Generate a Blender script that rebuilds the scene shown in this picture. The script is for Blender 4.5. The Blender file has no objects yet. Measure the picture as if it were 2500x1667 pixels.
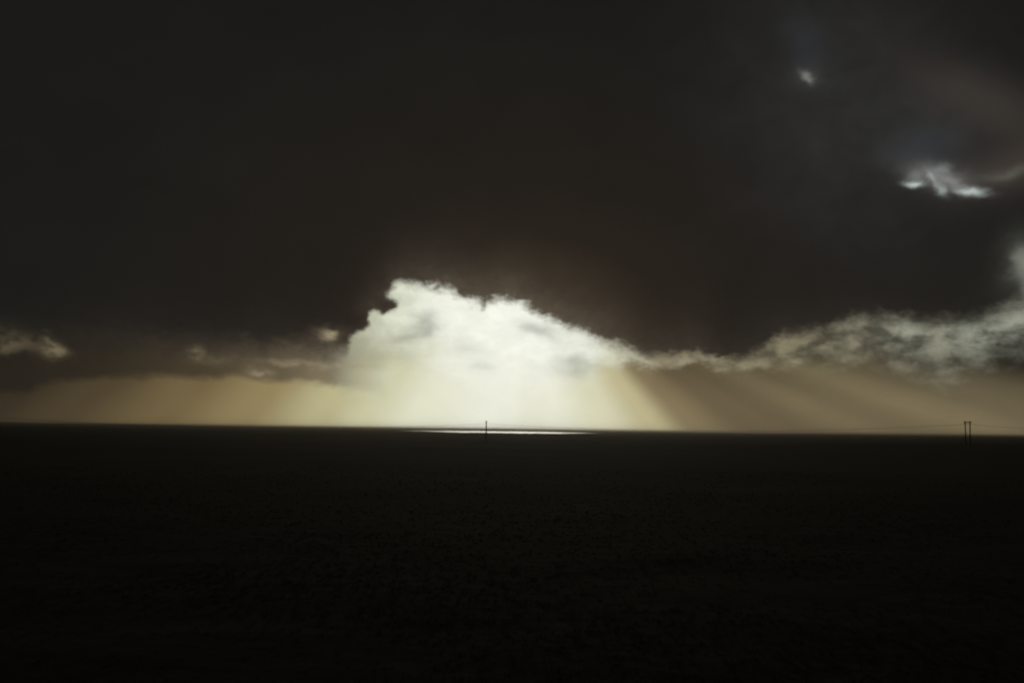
import bpy, bmesh, math, random
from mathutils import Matrix, Vector, noise as mnoise

R = math.radians
scene = bpy.context.scene
col = scene.collection
random.seed(7)

# ------------------------------------------------------------------ camera
CAM_H = 6.5                      # on a road embankment above the plain
F_PX = 2453.0                    # focal length in photo pixels (2500 wide)
PITCH, ROLL = 4.99, 0.75
cam_data = bpy.data.cameras.new('camera')
cam = bpy.data.objects.new('camera', cam_data)
col.objects.link(cam)
CAM_ROT = Matrix.Rotation(R(90 + PITCH), 3, 'X') @ Matrix.Rotation(R(ROLL), 3, 'Z')
cam.matrix_world = Matrix.Translation((0, 0, CAM_H)) @ CAM_ROT.to_4x4()
cam_data.sensor_width = 36.0
cam_data.lens = 36.0 * F_PX / 2500.0
cam_data.clip_start = 0.1
cam_data.clip_end = 100000.0
scene.camera = cam


def pix_dir(px, py):
    """world direction of a photograph pixel"""
    return (CAM_ROT @ Vector(((px - 1250.0) / F_PX, -(py - 833.5) / F_PX, -1.0))).normalized()


def pix_ae(px, py):
    """azimuth (from +Y, to the right) and elevation of a photograph pixel, degrees"""
    d = pix_dir(px, py)
    return math.degrees(math.atan2(d.x, d.y)), math.degrees(math.asin(d.z))


# ------------------------------------------------------------------ renderer
scene.render.engine = 'CYCLES'
cy = scene.cycles
cy.use_denoising = True
try:
    cy.denoiser = 'OPENIMAGEDENOISE'
except Exception:
    pass
cy.use_adaptive_sampling = False
cy.max_bounces = 4
cy.volume_bounces = 0
cy.diffuse_bounces = 1
cy.glossy_bounces = 2
cy.caustics_reflective = False
cy.caustics_refractive = False
cy.pixel_filter_type = 'BLACKMAN_HARRIS'
cy.filter_width = 2.1
vs = scene.view_settings
scene.display_settings.display_device = 'sRGB'
vs.view_transform = 'Standard'
vs.look = 'None'
vs.exposure = 0.0
vs.gamma = 1.0
vs.use_curve_mapping = False

# ------------------------------------------------------------------ sun
SUN_AZ, SUN_EL = pix_ae(1290, 670)
sun_data = bpy.data.lights.new('sun', 'SUN')
sun_data.energy = 0.05
sun_data.angle = R(10)
sun_data.color = (1.0, 0.93, 0.80)
sun = bpy.data.objects.new('sun', sun_data)
col.objects.link(sun)
sun_dir = Vector((math.sin(R(SUN_AZ)) * math.cos(R(SUN_EL)), math.cos(R(SUN_AZ)) * math.cos(R(SUN_EL)), math.sin(R(SUN_EL))))
sun.rotation_euler = sun_dir.to_track_quat('Z', 'Y').to_euler()
sun.location = sun_dir * 400

# ------------------------------------------------------------------ sky
world = bpy.data.worlds.new('World')
scene.world = world
world.use_nodes = True
world.cycles.sampling_method = 'MANUAL'
world.cycles.sample_map_resolution = 512
wt = world.node_tree
wt.nodes.clear()


def lin(c):
    out = []
    for v in c:
        v = v / 255.0
        out.append(v / 12.92 if v <= 0.04045 else ((v + 0.055) / 1.055) ** 2.4)
    return out


class E:
    """a socket with arithmetic, so that the sky can be written as formulas"""
    def __init__(self, s):
        self.s = s

    def __add__(a, b): return mth('ADD', a, b)
    def __radd__(a, b): return mth('ADD', b, a)
    def __sub__(a, b): return mth('SUBTRACT', a, b)
    def __rsub__(a, b): return mth('SUBTRACT', b, a)
    def __mul__(a, b): return mth('MULTIPLY', a, b)
    def __rmul__(a, b): return mth('MULTIPLY', b, a)
    def __truediv__(a, b): return mth('DIVIDE', a, b)
    def __rtruediv__(a, b): return mth('DIVIDE', b, a)


T = wt


def put(sock, v):
    if isinstance(v, E):
        T.links.new(v.s, sock)
    elif isinstance(v, (tuple, list)):
        sock.default_value = (*v, 1.0) if len(sock.default_value) == 4 and len(v) == 3 else v
    else:
        sock.default_value = v


def mth(op, a, b=0.0, c=None, clamp=False):
    n = T.nodes.new('ShaderNodeMath')
    n.operation = op
    n.use_clamp = clamp
    put(n.inputs[0], a)
    put(n.inputs[1], b)
    if c is not None:
        put(n.inputs[2], c)
    return E(n.outputs[0])


def sstep(x, a, b, lo=0.0, hi=1.0, kind='SMOOTHSTEP'):
    n = T.nodes.new('ShaderNodeMapRange')
    n.interpolation_type = kind
    n.clamp = True
    for k, v in zip(('Value', 'From Min', 'From Max', 'To Min', 'To Max'), (x, a, b, lo, hi)):
        put(n.inputs[k], v)
    return E(n.outputs[0])


def vec(x, y, z=0.0):
    n = T.nodes.new('ShaderNodeCombineXYZ')
    put(n.inputs[0], x); put(n.inputs[1], y); put(n.inputs[2], z)
    return E(n.outputs[0])


def fbm(v, scale, detail=5.0, rough=0.55, lac=2.0, dist=0.0):
    n = T.nodes.new('ShaderNodeTexNoise')
    n.noise_dimensions = '3D'
    n.normalize = True
    put(n.inputs['Vector'], v)
    n.inputs['Scale'].default_value = scale
    n.inputs['Detail'].default_value = detail
    n.inputs['Roughness'].default_value = rough
    n.inputs['Lacunarity'].default_value = lac
    n.inputs['Distortion'].default_value = dist
    return E(n.outputs[0]), E(n.outputs[1])


def ramp(x, pts, kind='EASE'):
    """colour ramp over x in [pts[0].x, pts[-1].x]; sRGB 0-255 colours or scalars"""
    x0, x1 = pts[0][0], pts[-1][0]
    t = sstep(x, x0, x1, kind='LINEAR')
    n = T.nodes.new('ShaderNodeValToRGB')
    cr = n.color_ramp
    cr.interpolation = kind
    while len(cr.elements) < len(pts):
        cr.elements.new(1.0)
    for e, (px, c) in zip(cr.elements, pts):
        e.position = (px - x0) / (x1 - x0)
    for e, (px, c) in zip(cr.elements, pts):
        e.color = (*lin(c), 1.0) if isinstance(c, tuple) else (c, c, c, 1.0)
    put(n.inputs[0], t)
    return E(n.outputs[0])


def curve(x, pts, y0, y1):
    """smooth 1D function through pts"""
    x0, x1 = pts[0][0], pts[-1][0]
    t = sstep(x, x0, x1, kind='LINEAR')
    n = T.nodes.new('ShaderNodeFloatCurve')
    c = n.mapping.curves[0]
    while len(c.points) < len(pts):
        c.points.new(0.5, 0.5)
    for p, (px, py) in zip(c.points, pts):
        p.location = ((px - x0) / (x1 - x0), (py - y0) / (y1 - y0))
        p.handle_type = 'AUTO_CLAMPED'
    n.mapping.update()
    put(n.inputs['Value'], t)
    return E(n.outputs[0]) * (y1 - y0) + y0


def cmix(f, a, b, mode='MIX'):
    n = T.nodes.new('ShaderNodeMix')
    n.data_type = 'RGBA'
    n.blend_type = mode
    n.clamp_factor = True
    put(n.inputs[0], f)
    put(n.inputs[6], a)
    put(n.inputs[7], b)
    return E(n.outputs[2])


def cscale(c, f):
    """colour times scalar"""
    n = T.nodes.new('ShaderNodeVectorMath')
    n.operation = 'SCALE'
    put(n.inputs[0], c)
    put(n.inputs['Scale'], f)
    return E(n.outputs[0])


def cadd(a, b):
    n = T.nodes.new('ShaderNodeVectorMath')
    n.operation = 'ADD'
    put(n.inputs[0], a)
    put(n.inputs[1], b)
    return E(n.outputs[0])


def AZ(px, py=950):
    return pix_ae(px, py)[0]


tc = T.nodes.new('ShaderNodeTexCoord')
sep = T.nodes.new('ShaderNodeSeparateXYZ')
T.links.new(tc.outputs['Generated'], sep.inputs[0])
X, Y, Z = (E(o) for o in sep.outputs)
DEG = 180 / math.pi
az = mth('ARCTAN2', X, Y) * DEG
el = mth('ARCSINE', Z) * DEG

# coordinates in degrees, a little flattened: cloud is wider than it is tall
P = vec(az, el * 1.35)
_, wcol = fbm(P, 0.75, 4, 0.55)
wsep = T.nodes.new('ShaderNodeSeparateXYZ')
put(wsep.inputs[0], wcol)
wx, wy = E(wsep.outputs[0]) - 0.5, E(wsep.outputs[1]) - 0.5
azw = az + wx * 1.1                      # cloud-edge coordinates
elw = el + wy * 0.75
n_small, _ = fbm(P, 1.25, 3, 0.55)
n_mid, _ = fbm(P, 0.33, 4, 0.58, dist=0.4)
n_big, _ = fbm(vec(az, el * 2.2), 0.085, 4, 0.5)

dx = az - SUN_AZ
dy = el - SUN_EL
r_sun = mth('SQRT', dx * dx + dy * dy)

def blob(px, py, rx, ry, rot=0.0, warp=True):
    """a soft spot centred on a sky direction; radii in photo pixels (42.8 to the degree)"""
    a0, e0 = pix_ae(px, py)
    k = 42.8
    u = (azw if warp else az) - a0
    v = (elw if warp else el) - e0
    c, s_ = math.cos(R(rot)), math.sin(R(rot))
    uu = (u * c + v * s_) * (k / rx)
    vv = (v * c - u * s_) * (k / ry)
    return mth('POWER', 2.718, (uu * uu + vv * vv) * -1.0)


# --- lower edge of the dark deck, as a signed angle d (positive inside the cloud)
EDGE = [(0, 815), (130, 835), (300, 830), (470, 850), (620, 858), (740, 860), (815, 868), (858, 838), (885, 790),
        (920, 755), (948, 715), (985, 694), (1060, 703), (1115, 720), (1180, 744), (1215, 735), (1300, 768), (1400, 803),
        (1480, 838), (1530, 855), (1640, 876), (1700, 860), (1765, 884), (1830, 874), (1905, 830), (2020, 812),
        (2135, 786), (2200, 785), (2290, 803), (2390, 782), (2450, 768), (2500, 745)]
edge = curve(azw, [(-75, 3.6), (-45, 4.6)] + [pix_ae(x, y) for x, y in EDGE] + [(45, 7.0), (75, 5.5)], 0, 12)
n_fine, _ = fbm(P, 2.6, 3, 0.55)
d = elw - edge + (n_small - 0.5) * 0.95 + (n_fine - 0.5) * 0.5
d = d + blob(952, 752, 30, 24) * 1.9 + blob(875, 782, 30, 22) * 1.1 + blob(1178, 752, 9, 16) * 0.35 - blob(915, 775, 18, 16) * 0.7 - blob(880, 832, 24, 18) * 0.8 - blob(2290, 800, 26, 30) * 0.4

# --- the light under the deck: shafts fan out from the sun
drop = mth('MAXIMUM', SUN_EL - el, 2.2)
az_f = SUN_AZ + dx * ((SUN_EL - 1.0) / drop)       # where this shaft meets the horizon haze
fan = sstep(az, AZ(700), AZ(1300), 0.35, 0.85)
az_p = az_f * fan + az * (1.0 - fan)
low = ramp(az_p, [(AZ(-700), (26, 23, 18)), (AZ(0), (56, 48, 36)), (AZ(180), (78, 67, 48)), (AZ(420), (114, 98, 68)), (AZ(620), (145, 129, 91)),
                  (AZ(800), (188, 181, 140)), (AZ(900), (206, 204, 168)), (AZ(1020), (227, 227, 202)),
                  (AZ(1200), (238, 239, 222)), (AZ(1340), (234, 234, 214)), (AZ(1470), (218, 215, 184)),
                  (AZ(1570), (188, 179, 140)), (AZ(1660), (136, 121, 90)), (AZ(1790), (108, 95, 72)),
                  (AZ(1900), (110, 98, 74)), (AZ(2250), (118, 107, 80)), (AZ(2500), (104, 94, 72)), (AZ(3300), (40, 36, 29))])
phi = mth('ARCTAN2', dx, mth('MULTIPLY', dy, -1.0)) * DEG
rays = curve(phi, [(-110, 1.0), (-60, 1.0), (-45, 0.98), (-35, 1.01), (-22, 0.99), (-10, 1.01), (0, 0.99), (12, 1.01), (30, 1.0),
                   (40, 1.03), (49, 0.94), (54, 0.90), (57.5, 0.99), (60.5, 0.90), (65, 1.08), (67.8, 0.90), (71.5, 1.12),
                   (74, 1.02), (76, 1.08), (80, 0.94), (86, 0.86), (110, 0.86)], 0.5, 1.5)
n_ray, _ = fbm(vec(phi * 0.13, r_sun * 0.05), 1.0, 3, 0.5)
high = sstep(el, 1.2, 4.6) * sstep(az, AZ(1480), AZ(1680))     # the shafts thin out upward, on the right
low = cscale(low, rays * (1.0 + (n_ray - 0.5) * sstep(phi, 30.0, 60.0, 0.08, 0.30)) * (1.0 - high * 0.30) * (0.9 + n_mid * 0.2))

# cloud lit from behind, just beneath the deck's edge
up = ramp(az, [(AZ(-700, 850), (26, 24, 20)), (AZ(0, 850), (44, 39, 32)), (AZ(500, 850), (74, 64, 50)), (AZ(740, 850), (128, 118, 96)), (AZ(850, 850), (190, 192, 166)),
               (AZ(960, 850), (226, 230, 208)), (AZ(1100, 850), (248, 250, 236)), (AZ(1300, 850), (252, 254, 241)),
               (AZ(1430, 850), (236, 239, 223)), (AZ(1520, 850), (206, 203, 178)), (AZ(1620, 850), (164, 152, 124)),
               (AZ(1760, 850), (156, 146, 118)), (AZ(1900, 850), (140, 132, 107)), (AZ(2100, 850), (140, 135, 115)),
               (AZ(2260, 850), (146, 145, 127)), (AZ(2500, 850), (146, 147, 132)), (AZ(3300, 850), (60, 60, 56))])
n_bank, _ = fbm(vec(az + wx * 1.2, el * 1.7), 0.62, 4, 0.5)
puff = sstep(n_bank + (n_small - 0.5) * 0.35, 0.30, 0.72)
side = ramp(az, [(AZ(-400), 0.35), (AZ(700), 0.40), (AZ(930), 0.22), (AZ(1100), 0.10), (AZ(1330), 0.10), (AZ(1450), 0.20), (AZ(1600), 0.45), (AZ(1800), 0.62), (AZ(2000), 0.72), (AZ(2500), 0.74), (AZ(3300), 0.7)])
dim = blob(1040, 800, 38, 30, 50) * 0.42 + blob(925, 875, 75, 28) * 0.40 + blob(1310, 808, 52, 18, -14) * 0.40 + blob(1180, 892, 40, 14) * 0.24 + blob(1400, 905, 70, 26) * 0.30 + blob(1130, 850, 50, 20) * 0.16 + blob(975, 830, 50, 13, 8) * 0.28 + blob(1395, 875, 40, 14) * 0.22 + blob(2205, 852, 50, 20) * 0.45 + blob(2450, 858, 70, 26) * 0.5 + blob(2010, 858, 50, 14, -10) * 0.3 + blob(2300, 880, 60, 20) * 0.35
up = cscale(up, (1.0 - side * (1.0 - puff)) * (1.0 - dim))
bright = blob(2200, 812, 46, 26, -20) * 0.55 + blob(2375, 815, 34, 36, 30) * 0.6 + blob(2450, 795, 60, 16, 12) * 0.5 + blob(1935, 880, 40, 14, -12) * 0.12 + blob(1700, 880, 50, 10) * 0.3
up = cmix(bright * (0.15 + puff * 0.85), up, tuple(lin((172, 178, 160))))
# how far below the deck's edge that lit cloud reaches
reach = curve(az, [(-75, 0.5), (AZ(700), 0.7), (AZ(810), 1.8), (AZ(900), 4.2), (AZ(1000), 5.6), (AZ(1200), 5.2), (AZ(1400), 3.4), (AZ(1520), 1.4), (AZ(1620), 0.75), (AZ(1760), 0.7), (AZ(1900), 1.7), (AZ(2100), 2.4), (AZ(2400), 3.0), (75, 3.0)], 0, 6)
lvl = sstep(mth('MULTIPLY', d, -1.0) + (n_mid - 0.5) * reach * 0.7, reach * 1.15, reach * 0.3)
lum = cmix(lvl, low, up)

# clear sky above the clouds, seen only in a few chinks
sky = T.nodes.new('ShaderNodeTexSky')
sky.sky_type = 'NISHITA'
sky.sun_disc = False
sky.sun_elevation = R(SUN_EL)
sky.sun_rotation = R(SUN_AZ)
sky.altitude = 100
sky.air_density = 1.0
sky.dust_density = 1.5
sky.ozone_density = 1.5
clear = cscale(E(sky.outputs[0]), 0.05)

# --- grey-brown veil low on the left, under the deck
edge2 = curve(azw, [(-60, 2.6)] + [(pix_ae(x, y)) for x, y in ((0, 965), (120, 945), (250, 928), (360, 922), (480, 930), (560, 926), (640, 935), (760, 940), (860, 955), (960, 975))] + [(AZ(1060), 0.6), (60, 0.4)], 0, 10)
d2 = elw - edge2 + (n_small - 0.5) * 0.25
veil_c = ramp(az, [(AZ(-700), (24, 22, 19)), (AZ(0), (37, 33, 27)), (AZ(250), (44, 39, 31)), (AZ(450), (57, 50, 40)), (AZ(640), (82, 72, 57)),
                   (AZ(800), (112, 101, 82)), (AZ(900), (172, 169, 143)), (AZ(1000), (215, 218, 196))])
veil_c = cscale(veil_c, 0.80 + n_mid * 0.40)
veil = sstep(d2, -0.15, 0.5) * sstep(az, AZ(780), AZ(1000), 0.86, 0.0)
lum = cmix(veil, lum, veil_c)

# --- the dark deck
soft = curve(az, [(-75, 1.4), (AZ(700), 1.3), (AZ(860), 0.75), (AZ(1000), 0.54), (AZ(1450), 0.54), (AZ(1700), 0.55), (AZ(2000), 0.75), (AZ(2500), 0.9), (75, 0.8)], 0, 2)
deck = sstep(d, soft * -0.75, soft * 1.0)
rad = mth('SQRT', dx * dx * 0.55 + (el - 6.0) * (el - 6.0) * 1.3)
deck_c = ramp(rad, [(0, (58, 49, 38)), (3.0, (50, 43, 34)), (6.0, (40, 34, 28)), (10.0, (34, 30, 26)), (15.0, (31, 29, 26)), (22.0, (27, 26, 24)), (34, (25, 25, 23)), (90, (24, 24, 23))])
deck_c = cscale(deck_c, 0.76 + n_big * 0.24 + n_mid * 0.24)
# light leaking through the thin rim
rim = mth('POWER', 2.718, mth('MAXIMUM', d, 0.0) * -0.95) * ramp(r_sun, [(0, 0.10), (4, 0.085), (8, 0.045), (12, 0.022), (20, 0.010), (40, 0.003)])
deck_c = cadd(deck_c, cscale((1.0, 0.84, 0.62), rim))
# greyer, thinner cloud high on the right
grey = blob(2040, 260, 260, 330, 20, False) * 0.8 + blob(2330, 330, 170, 120, 0, False) * 0.8
deck_c = cmix(grey * (0.15 + n_mid * 0.9), deck_c, tuple(lin((52, 52, 51))))
deck_c = cmix(blob(1970, 110, 45, 75, 25) * 0.22 + blob(2260, 370, 80, 60) * 0.25, deck_c, tuple(lin((62, 65, 74))))
deck_c = cmix(blob(2400, 250, 190, 55, -32, False) * 0.45 + blob(2480, 410, 120, 50, 10, False) * 0.6, deck_c, tuple(lin((72, 64, 58))))
skyc = cmix(deck, lum, deck_c)

# --- small sunlit puffs along the lower rim of the deck
pf = blob(10, 845, 36, 14) * 0.45 + blob(60, 835, 60, 18, -20) * 0.25 + blob(133, 855, 20, 16) * 0.9 + blob(115, 830, 10, 16, 20) * 0.4 + blob(476, 862, 22, 15) * 0.65 + blob(525, 876, 34, 14) * 0.35
skyc = cmix(pf * sstep(n_small, 0.25, 0.62), skyc, tuple(lin((118, 107, 84))))
pf2 = blob(635, 908, 28, 9) * 0.7 + blob(715, 887, 60, 8, -4) * 0.5 + blob(830, 892, 60, 8) * 0.6 + blob(803, 819, 13, 10) * 0.8 + blob(800, 815, 34, 18) * 0.25
skyc = cmix(pf2 * sstep(n_small, 0.2, 0.6), skyc, tuple(lin((156, 142, 115))))

# --- chinks in the deck, high on the right
ck = blob(1970, 186, 17, 9, -35) * 0.42 + blob(1985, 198, 12, 7) * 0.2 + blob(1972, 188, 40, 30) * 0.04
skyc = cmix(ck, skyc, tuple(lin((160, 160, 154))))
blue = blob(2290, 430, 62, 24, -18) * 0.45 + blob(2325, 448, 34, 12, -30) * 0.4
skyc = cmix(blue, skyc, cmix(0.35, clear, tuple(lin((76, 84, 106)))))
ck2 = blob(2231, 450, 15, 7) * 0.9 + blob(2272, 428, 12, 9, -50) * 0.35 + blob(2303, 468, 13, 8, -50) * 0.42 + blob(2286, 448, 22, 6, -45) * 0.25 + blob(2232, 430, 14, 14) * 0.18 + blob(2370, 468, 26, 7, -10) * 0.9 + blob(2300, 412, 16, 10) * 0.2
skyc = cmix(ck2, skyc, tuple(lin((186, 196, 192))))
ck3 = blob(2502, 640, 22, 32, 0) * 0.5 + blob(2510, 715, 16, 45, 10) * 0.3 + blob(2495, 645, 45, 70) * 0.12 + blob(2460, 425, 50, 12, 8) * 0.18
skyc = cmix(ck3, skyc, tuple(lin((146, 148, 136))))

# below the horizon nothing shows but ground; keep the world dark there
skyc = cmix(sstep(el, -1.5, -0.3), (0.004, 0.0035, 0.003), skyc)

bg = T.nodes.new('ShaderNodeBackground')
put(bg.inputs[0], skyc)
bg.inputs[1].default_value = 1.0
wo = T.nodes.new('ShaderNodeOutputWorld')
T.links.new(bg.outputs[0], wo.inputs[0])


# ------------------------------------------------------------------ materials
def material(name):
    global T
    m = bpy.data.materials.new(name)
    m.use_nodes = True
    T = m.node_tree
    return m, T.nodes['Principled BSDF']


def obj_coords():
    n = T.nodes.new('ShaderNodeTexCoord')
    return E(n.outputs['Object'])


def bump(b, h, strength, dist):
    n = T.nodes.new('ShaderNodeBump')
    n.inputs['Strength'].default_value = strength
    n.inputs['Distance'].default_value = dist
    put(n.inputs['Height'], h)
    T.links.new(n.outputs[0], b.inputs['Normal'])


M_GROUND, b = material('heath_ground')
oc = obj_coords()
g1, _ = fbm(oc, 0.018, 6, 0.6)
g2, _ = fbm(oc, 0.35, 5, 0.6)
put(b.inputs['Base Color'], cmix(g2, cmix(sstep(g1, 0.38, 0.62), (0.080, 0.074, 0.044), (0.130, 0.108, 0.062)), (0.100, 0.090, 0.054)))
b.inputs['Roughness'].default_value = 1.0
b.inputs['Specular IOR Level'].default_value = 0.1
bump(b, g2, 0.5, 0.3)

M_GRASS, b = material('dry_moor_grass')
g1, _ = fbm(obj_coords(), 0.05, 4, 0.6)
gc = cmix(sstep(g1, 0.35, 0.65), (0.105, 0.102, 0.052), (0.150, 0.124, 0.068))
put(b.inputs['Base Color'], gc)
b.inputs['Roughness'].default_value = 0.9
b.inputs['Specular IOR Level'].default_value = 0.1
tr = T.nodes.new('ShaderNodeBsdfTranslucent')
put(tr.inputs[0], gc)
ms = T.nodes.new('ShaderNodeMixShader')
ms.inputs[0].default_value = 0.62
T.links.new(b.outputs[0], ms.inputs[1])
T.links.new(tr.outputs[0], ms.inputs[2])
T.links.new(ms.outputs[0], T.nodes['Material Output'].inputs[0])

M_SHORE, b = material('far_shore')
g1, _ = fbm(obj_coords(), 0.004, 5, 0.6)
put(b.inputs['Base Color'], cmix(g1, (0.035, 0.034, 0.022), (0.075, 0.062, 0.036)))
b.inputs['Roughness'].default_value = 1.0
b.inputs['Specular IOR Level'].default_value = 0.05

M_WATER, b = material('lake_water')
oc = obj_coords()
w1, _ = fbm(oc, 0.06, 5, 0.6)
b.inputs['Base Color'].default_value = (0.01, 0.014, 0.015, 1)
b.inputs['Roughness'].default_value = 0.16
b.inputs['IOR'].default_value = 1.333
bump(b, w1, 0.25, 0.4)

M_WOOD, b = material('tarred_pole_wood')
oc = obj_coords()
st = T.nodes.new('ShaderNodeMapping')
st.inputs['Scale'].default_value = (9, 9, 0.5)
put(st.inputs[0], oc)
g1, _ = fbm(E(st.outputs[0]), 2.0, 5, 0.6)
put(b.inputs['Base Color'], cmix(g1, (0.030, 0.020, 0.012), (0.095, 0.062, 0.035)))
b.inputs['Roughness'].default_value = 0.85
bump(b, g1, 0.4, 0.02)

M_STEEL, b = material('galvanised_fitting')
g1, _ = fbm(obj_coords(), 8.0, 3, 0.5)
put(b.inputs['Base Color'], cmix(g1, (0.10, 0.10, 0.095), (0.20, 0.195, 0.185)))
b.inputs['Metallic'].default_value = 0.8
b.inputs['Roughness'].default_value = 0.6

M_PORC, b = material('brown_porcelain')
g1, _ = fbm(obj_coords(), 6.0, 2, 0.5)
put(b.inputs['Base Color'], cmix(g1, (0.055, 0.022, 0.012), (0.09, 0.04, 0.02)))
b.inputs['Roughness'].default_value = 0.3

M_WIRE, b = material('weathered_conductor')
g1, _ = fbm(obj_coords(), 0.5, 2, 0.5)
put(b.inputs['Base Color'], cmix(g1, (0.035, 0.034, 0.032), (0.06, 0.058, 0.055)))
b.inputs['Roughness'].default_value = 0.7
b.inputs['Metallic'].default_value = 0.2


# ------------------------------------------------------------------ helpers
def tag(o, label=None, cat=None, group=None, kind=None):
    if label: o['label'] = label
    if cat: o['category'] = cat
    if group: o['group'] = group
    if kind: o['kind'] = kind
    return o


def mesh_obj(name, verts, faces, mat, parent=None, smooth=False):
    me = bpy.data.meshes.new(name)
    me.from_pydata(verts, [], faces)
    me.update()
    if smooth:
        for p in me.polygons:
            p.use_smooth = True
    me.materials.append(mat)
    o = bpy.data.objects.new(name, me)
    col.objects.link(o)
    if parent:
        o.parent = parent
    return o


def tube(verts, faces, pts, radii, seg=10, cap=True):
    """a round bar along pts with its own radius at each"""
    base = len(verts)
    n = len(pts)
    for i, p in enumerate(pts):
        p = Vector(p)
        t = (Vector(pts[min(i + 1, n - 1)]) - Vector(pts[max(i - 1, 0)])).normalized()
        a = Vector((0, 0, 1)) if abs(t.z) < 0.9 else Vector((1, 0, 0))
        u = t.cross(a).normalized()
        v = t.cross(u)
        for k in range(seg):
            an = 2 * math.pi * k / seg
            verts.append(tuple(p + (u * math.cos(an) + v * math.sin(an)) * radii[i]))
    for i in range(n - 1):
        for k in range(seg):
            k2 = (k + 1) % seg
            faces.append((base + i * seg + k, base + i * seg + k2, base + (i + 1) * seg + k2, base + (i + 1) * seg + k))
    if cap:
        faces.append(tuple(base + k for k in range(seg)))
        faces.append(tuple(base + (n - 1) * seg + k for k in range(seg))[::-1])


def bar(verts, faces, a, b_, w, h):
    """a squared timber from a to b_"""
    a, b_ = Vector(a), Vector(b_)
    t = (b_ - a).normalized()
    u = t.cross(Vector((0, 0, 1))).normalized()
    v = u.cross(t)
    base = len(verts)
    ch = min(w, h) * 0.12
    prof = [(-w / 2 + ch, -h / 2), (w / 2 - ch, -h / 2), (w / 2, -h / 2 + ch), (w / 2, h / 2 - ch), (w / 2 - ch, h / 2), (-w / 2 + ch, h / 2), (-w / 2, h / 2 - ch), (-w / 2, -h / 2 + ch)]
    for p in (a, b_):
        for x, y in prof:
            verts.append(tuple(p + u * x + v * y))
    for k in range(8):
        k2 = (k + 1) % 8
        faces.append((base + k, base + k2, base + 8 + k2, base + 8 + k))
    faces.append(tuple(base + k for k in range(8))[::-1])
    faces.append(tuple(base + 8 + k for k in range(8)))


# ------------------------------------------------------------------ the plain
POLE_AZ = AZ(1187, 1050)
POLE_D = 490.0
LINE = Vector((math.cos(R(POLE_AZ)), -math.sin(R(POLE_AZ)), 0))     # the line runs square to the view of the near pair
VIEW = Vector((math.sin(R(POLE_AZ)), math.cos(R(POLE_AZ)), 0))
P_MID = VIEW * POLE_D
az_r = AZ(2363, 1065)
SPAN = POLE_D * math.tan(R(az_r - POLE_AZ))
P_RIGHT = P_MID + LINE * SPAN


def smooth01(t):
    t = max(0.0, min(1.0, t))
    return t * t * (3 - 2 * t)


def ground_z(x, y):
    r = math.hypot(x, y)
    near = 1 - smooth01((r - 500) / 700)
    z = 0.0
    if near > 0:
        z += near * (mnoise.fractal(Vector((x * 0.012, y * 0.012, 1.3)), 1.0, 2.0, 4) * 0.45
                     + mnoise.fractal(Vector((x * 0.16, y * 0.16, 4.1)), 1.0, 2.0, 3) * 0.10 * (1 - smooth01((r - 60) / 200)))
    q = math.hypot(x - P_RIGHT.x, y - P_RIGHT.y)
    z += 2.2 * (1 - smooth01(q / 210.0))             # a low swell under the right-hand pair
    return z


verts, faces = [], []
rings = [0.0, 3, 6, 9, 12, 15, 18, 21]
while rings[-1] < 34000:
    rings.append(rings[-1] * 1.035 + 0.1)
NA = 420
for r in rings:
    for k in range(NA):
        # finer steps in the half that the camera faces
        t = k / NA
        a = (t - 0.5) * 2
        a = math.copysign(abs(a) ** 1.6, a) * math.pi
        x, y = r * math.sin(a), r * math.cos(a)
        verts.append((x, y, ground_z(x, y)))
for i in range(len(rings) - 1):
    for k in range(NA):
        k2 = (k + 1) % NA
        a0 = i * NA
        faces.append((a0 + k, a0 + NA + k, a0 + NA + k2, a0 + k2))
ground = mesh_obj('ground', verts, faces, M_GROUND, smooth=True)
tag(ground, 'dark open moorland plain running flat to the horizon', 'ground', kind='structure')

# the lake: a sheet lying over the plain, with an uneven shore


def shore_poly(a0, a1, near, far, n, seed, taper):
    """outline in azimuth degrees and metres"""
    lo, hi = [], []
    for i in range(n + 1):
        t = i / n
        a = a0 + (a1 - a0) * t
        w = min(1.0, min(t, 1 - t) / taper)
        w = smooth01(w)
        mid = (near + far) * 0.5
        f1 = 1 + 0.10 * mnoise.noise(Vector((a * 0.9, seed, 0.0))) + 0.05 * mnoise.noise(Vector((a * 3.1, seed, 5.0)))
        f2 = 1 + 0.10 * mnoise.noise(Vector((a * 0.8, seed + 3, 0.0))) + 0.05 * mnoise.noise(Vector((a * 2.7, seed, 9.0)))
        r1 = mid + (near * f1 - mid) * w
        r2 = mid + 2 + (far * f2 - mid) * w
        lo.append((r1 * math.sin(R(a)), r1 * math.cos(R(a))))
        hi.append((r2 * math.sin(R(a)), r2 * math.cos(R(a))))
    return lo, hi


lo, hi = shore_poly(-6.6, 5.4, 1700, 3000, 90, 2.0, 0.3)
verts = [(x, y, 0.12) for x, y in lo] + [(x, y, 0.12) for x, y in hi]
n = len(lo)
faces = [(i, i + 1, n + i + 1, n + i) for i in range(n - 1)]
lake = mesh_obj('lake_water', verts, faces, M_WATER)
tag(lake, 'thin bright strip of lake water shining below the gap in the cloud', 'water', kind='structure')

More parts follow.
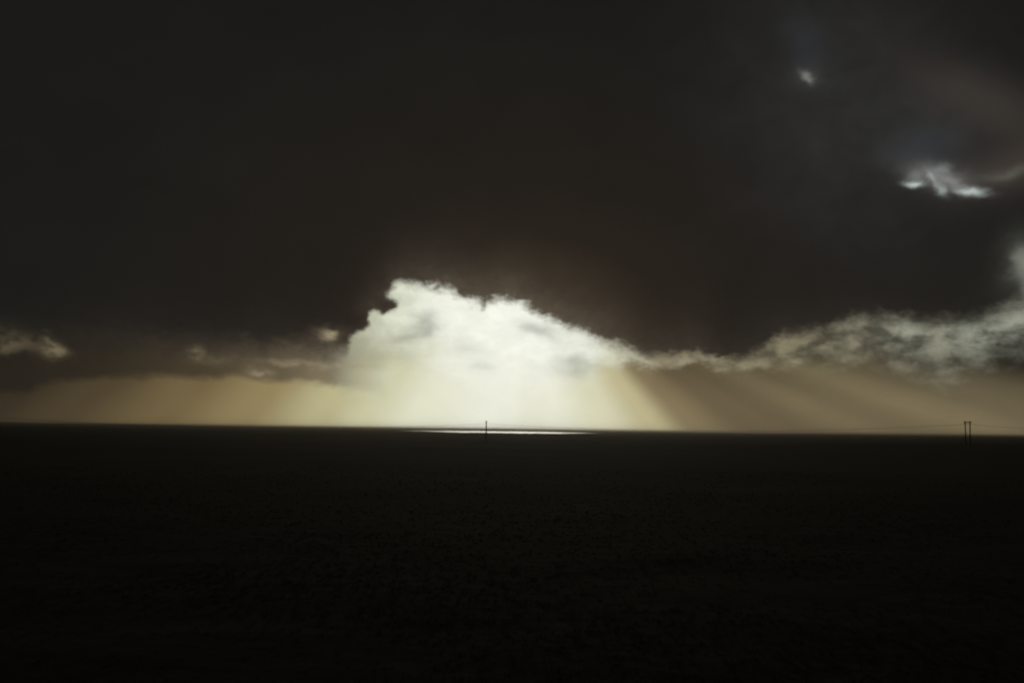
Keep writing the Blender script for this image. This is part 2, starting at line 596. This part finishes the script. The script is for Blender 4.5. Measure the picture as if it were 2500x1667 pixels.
# low far land beyond the lake and along the left horizon
def far_ridge(name, a0, a1, dist, depth, hfun, label):
    NA_, ND_ = 160, 12
    vs_, fs_ = [], []
    for i in range(NA_ + 1):
        a = a0 + (a1 - a0) * i / NA_
        for j in range(ND_ + 1):
            s = j / ND_
            r = dist + depth * s
            h = hfun(a) * math.sin(math.pi * s) ** 0.8 * (1 + 0.3 * mnoise.noise(Vector((a * 0.7, s * 2, 3)))) if 0 < j < ND_ else -0.3
            vs_.append((r * math.sin(R(a)), r * math.cos(R(a)), max(h, -0.3) if 0 < j < ND_ else -0.3))
    for i in range(NA_):
        for j in range(ND_):
            a_ = i * (ND_ + 1) + j
            fs_.append((a_, a_ + 1, a_ + ND_ + 2, a_ + ND_ + 1))
    o = mesh_obj(name, vs_, fs_, M_SHORE, smooth=True)
    return tag(o, label, 'hills', kind='structure')


far_ridge('far_land', -48, 48, 5200, 3800,
          lambda a: (1.6 + 7.0 * smooth01((-a - 2) / 26) + 2.0 * mnoise.noise(Vector((a * 0.25, 7.7, 0))) + 0.8 * mnoise.noise(Vector((a * 1.1, 2.7, 0)))) * (1 - smooth01((abs(a) - 38) / 10)),
          'low dark land along the horizon beyond the lake')

# ------------------------------------------------------------------ moor grass in the near field
verts, faces = [], []
rng = random.Random(11)
placed = 0
while placed < 26000:
    a = rng.uniform(-40, 40)
    r = 14 * (170 / 14.0) ** rng.random()
    x, y = r * math.sin(R(a)), r * math.cos(R(a))
    if mnoise.noise(Vector((x * 0.08, y * 0.08, 2.2))) < rng.uniform(-0.6, 0.3):
        continue
    placed += 1
    z = ground_z(x, y) - 0.03
    hgt = rng.uniform(0.06, 0.15)
    for _ in range(6):
        an = rng.uniform(0, 2 * math.pi)
        sp = rng.uniform(0.02, 0.16)
        bx, by = x + math.cos(an) * sp, y + math.sin(an) * sp
        ln = rng.uniform(0.25, 0.9) * hgt
        tx, ty = bx + math.cos(an) * ln + 0.12 * hgt, by + math.sin(an) * ln
        w = rng.uniform(0.006, 0.014) * (1 + r / 60)
        ca, sa = -math.sin(an) * w, math.cos(an) * w
        b0 = len(verts)
        hz = z + hgt * rng.uniform(0.7, 1.1)
        mx, my, mz = (bx * 0.6 + tx * 0.4), (by * 0.6 + ty * 0.4), z + (hz - z) * 0.65
        verts += [(bx - ca, by - sa, z), (bx + ca, by + sa, z), (mx + ca * .8, my + sa * .8, mz), (mx - ca * .8, my - sa * .8, mz), (tx, ty, hz)]
        faces += [(b0, b0 + 1, b0 + 2, b0 + 3), (b0 + 3, b0 + 2, b0 + 4)]
grass = mesh_obj('moor_grass', verts, faces, M_GRASS)
tag(grass, 'dark tufts of moor grass covering the near plain', 'grass', kind='stuff')

# ------------------------------------------------------------------ the power line
HALF = 2.4          # half the distance between the two poles of a pair
POLE_H = 10.3
ARM = (VIEW).copy()
rotz = math.atan2(ARM.y, ARM.x)          # local X along the arm, local Y along the line


def make_pylon(h):
    root = bpy.data.objects.new('power_line_pylon', None)
    root.empty_display_size = 1.0
    col.objects.link(root)
    for s in (-1, 1):
        v, f = [], []
        zs = [-0.8, 0, 1.5, 3, 5, 7, 9, h - 0.05, h]
        rr = [0.28, 0.275, 0.27, 0.26, 0.255, 0.25, 0.245, 0.24, 0.19]
        tube(v, f, [(s * HALF + 0.012 * s * math.sin(z), 0.015 * math.sin(z * 0.7 + s), z) for z in zs], rr, 14)
        p = mesh_obj('pole', v, f, M_WOOD, root, True)
        v, f = [], []
        tube(v, f, [(s * HALF, 0, h + 0.001), (s * HALF, 0, h + 0.05), (s * HALF, 0, h + 0.09)], [0.25, 0.25, 0.05], 14)
        mesh_obj('cap', v, f, M_STEEL, p)
    za = h - 0.40
    for yy in (-0.34, 0.34):
        v, f = [], []
        bar(v, f, (-HALF - 1.1, yy, za), (HALF + 1.1, yy, za), 0.14, 0.26)
        arm = mesh_obj('crossarm', v, f, M_WOOD, root)
    for s in (-1, 1):
        v, f = [], []
        tube(v, f, [(s * HALF, -0.45, za), (s * HALF, 0.45, za)], [0.025, 0.025], 6)
        mesh_obj('bolt', v, f, M_STEEL, arm)
    for s in (-1, 1):
        v, f = [], []
        tube(v, f, [(s * (HALF - 0.16), 0.0, za - 1.5), (s * 0.9, 0.0, za - 0.10)], [0.05, 0.05], 8)
        mesh_obj('brace', v, f, M_STEEL, root)
    for xx in (-HALF - 0.9, 0.0, HALF + 0.9):
        v, f = [], []
        pts, rad_ = [], []
        z0 = za + 0.05
        tube(v, f, [(xx, -0.34, z0), (xx, 0.34, z0)], [0.03, 0.03], 6)
        z = za - 0.02
        prof = [(0.03, z), (0.03, z - 0.12)]
        for k in range(6):
            zz = z - 0.14 - k * 0.11
            prof += [(0.05, zz), (0.13, zz - 0.04), (0.12, zz - 0.06), (0.05, zz - 0.08)]
        prof += [(0.03, z - 0.82), (0.06, z - 0.86), (0.06, z - 0.92)]
        tube(v, f, [(xx, 0, q) for _, q in prof], [q for q, _ in prof], 12)
        mesh_obj('insulator', v, f, M_PORC, root, True)
    return root


def copy_tree(o, parent=None):
    c = o.copy()
    col.objects.link(c)
    if parent:
        c.parent = parent
    for ch in list(o.children):
        copy_tree(ch, c)
    return c


proto = make_pylon(POLE_H)
spots = [(P_MID, 'slim twin-pole wooden power pylon seen end-on before the bright strip of lake'),  # twin poles like the others, lined up so they read as one
         (P_RIGHT, 'twin-pole wooden power pylon with crossarm showing above the right horizon'),
         (P_MID - LINE * SPAN, 'twin-pole wooden power pylon at the far left end of the line'),
         (P_RIGHT + LINE * SPAN, 'twin-pole wooden power pylon at the far right end of the line')]
tops = []
for i, (p, lab) in enumerate(spots):
    o = proto if i == 0 else copy_tree(proto)
    z = ground_z(p.x, p.y)
    sc = 1.09 if i == 1 else 1.0
    o.location = (p.x, p.y, z)
    o.rotation_euler = (0, 0, rotz)
    o.scale = (1, 1, sc)
    tag(o, lab, 'pylon', 'pylons of the power line crossing the plain')
    tops.append((p.dot(LINE), Vector((p.x, p.y, z + (POLE_H - 0.40 - 0.94) * sc))))
tops.sort(key=lambda t: t[0])
wl = {-1: 'thin power line wire nearest the viewer strung along the pylons',
      0: 'thin power line wire in the middle of the three along the pylons',
      1: 'thin power line wire farthest from the viewer along the pylons'}
for s in (-1, 0, 1):
    off = ARM * (s * (HALF + 0.9))
    pts = []
    for (t0, a), (t1, b_) in zip(tops[:-1], tops[1:]):
        for k in range(48):
            t = k / 48.0
            p = a.lerp(b_, t) + off
            p.z -= 4 * 3.4 * t * (1 - t)
            pts.append(tuple(p))
    pts.append(tuple(tops[-1][1] + off))
    v, f = [], []
    tube(v, f, pts, [0.018] * len(pts), 6)
    w = mesh_obj('power_line_wire', v, f, M_WIRE, None, True)
    tag(w, wl[s], 'wire', 'wires of the power line')

# ------------------------------------------------------------------ haze: the damp air over the plain
HZ = 34500.0
bm = bmesh.new()
bmesh.ops.create_cube(bm, size=1.0)
me = bpy.data.meshes.new('haze')
bm.to_mesh(me)
bm.free()
haze = bpy.data.objects.new('haze', me)
col.objects.link(haze)
z0, z1 = -2.0, 18.0
haze.scale = (HZ * 2, HZ * 2, z1 - z0)
haze.location = (0, 0, (z0 + z1) / 2)
hm = bpy.data.materials.new('haze_air')
hm.use_nodes = True
nt = hm.node_tree
nt.nodes.clear()
pv = nt.nodes.new('ShaderNodeVolumePrincipled')
pv.inputs['Color'].default_value = (0.97, 0.86, 0.70, 1)
pv.inputs['Density'].default_value = 0.0001
pv.inputs['Anisotropy'].default_value = 0.78
ho = nt.nodes.new('ShaderNodeOutputMaterial')
nt.links.new(pv.outputs[0], ho.inputs['Volume'])
me.materials.append(hm)
tag(haze, 'pale damp haze hanging low over the plain', 'haze', kind='stuff')
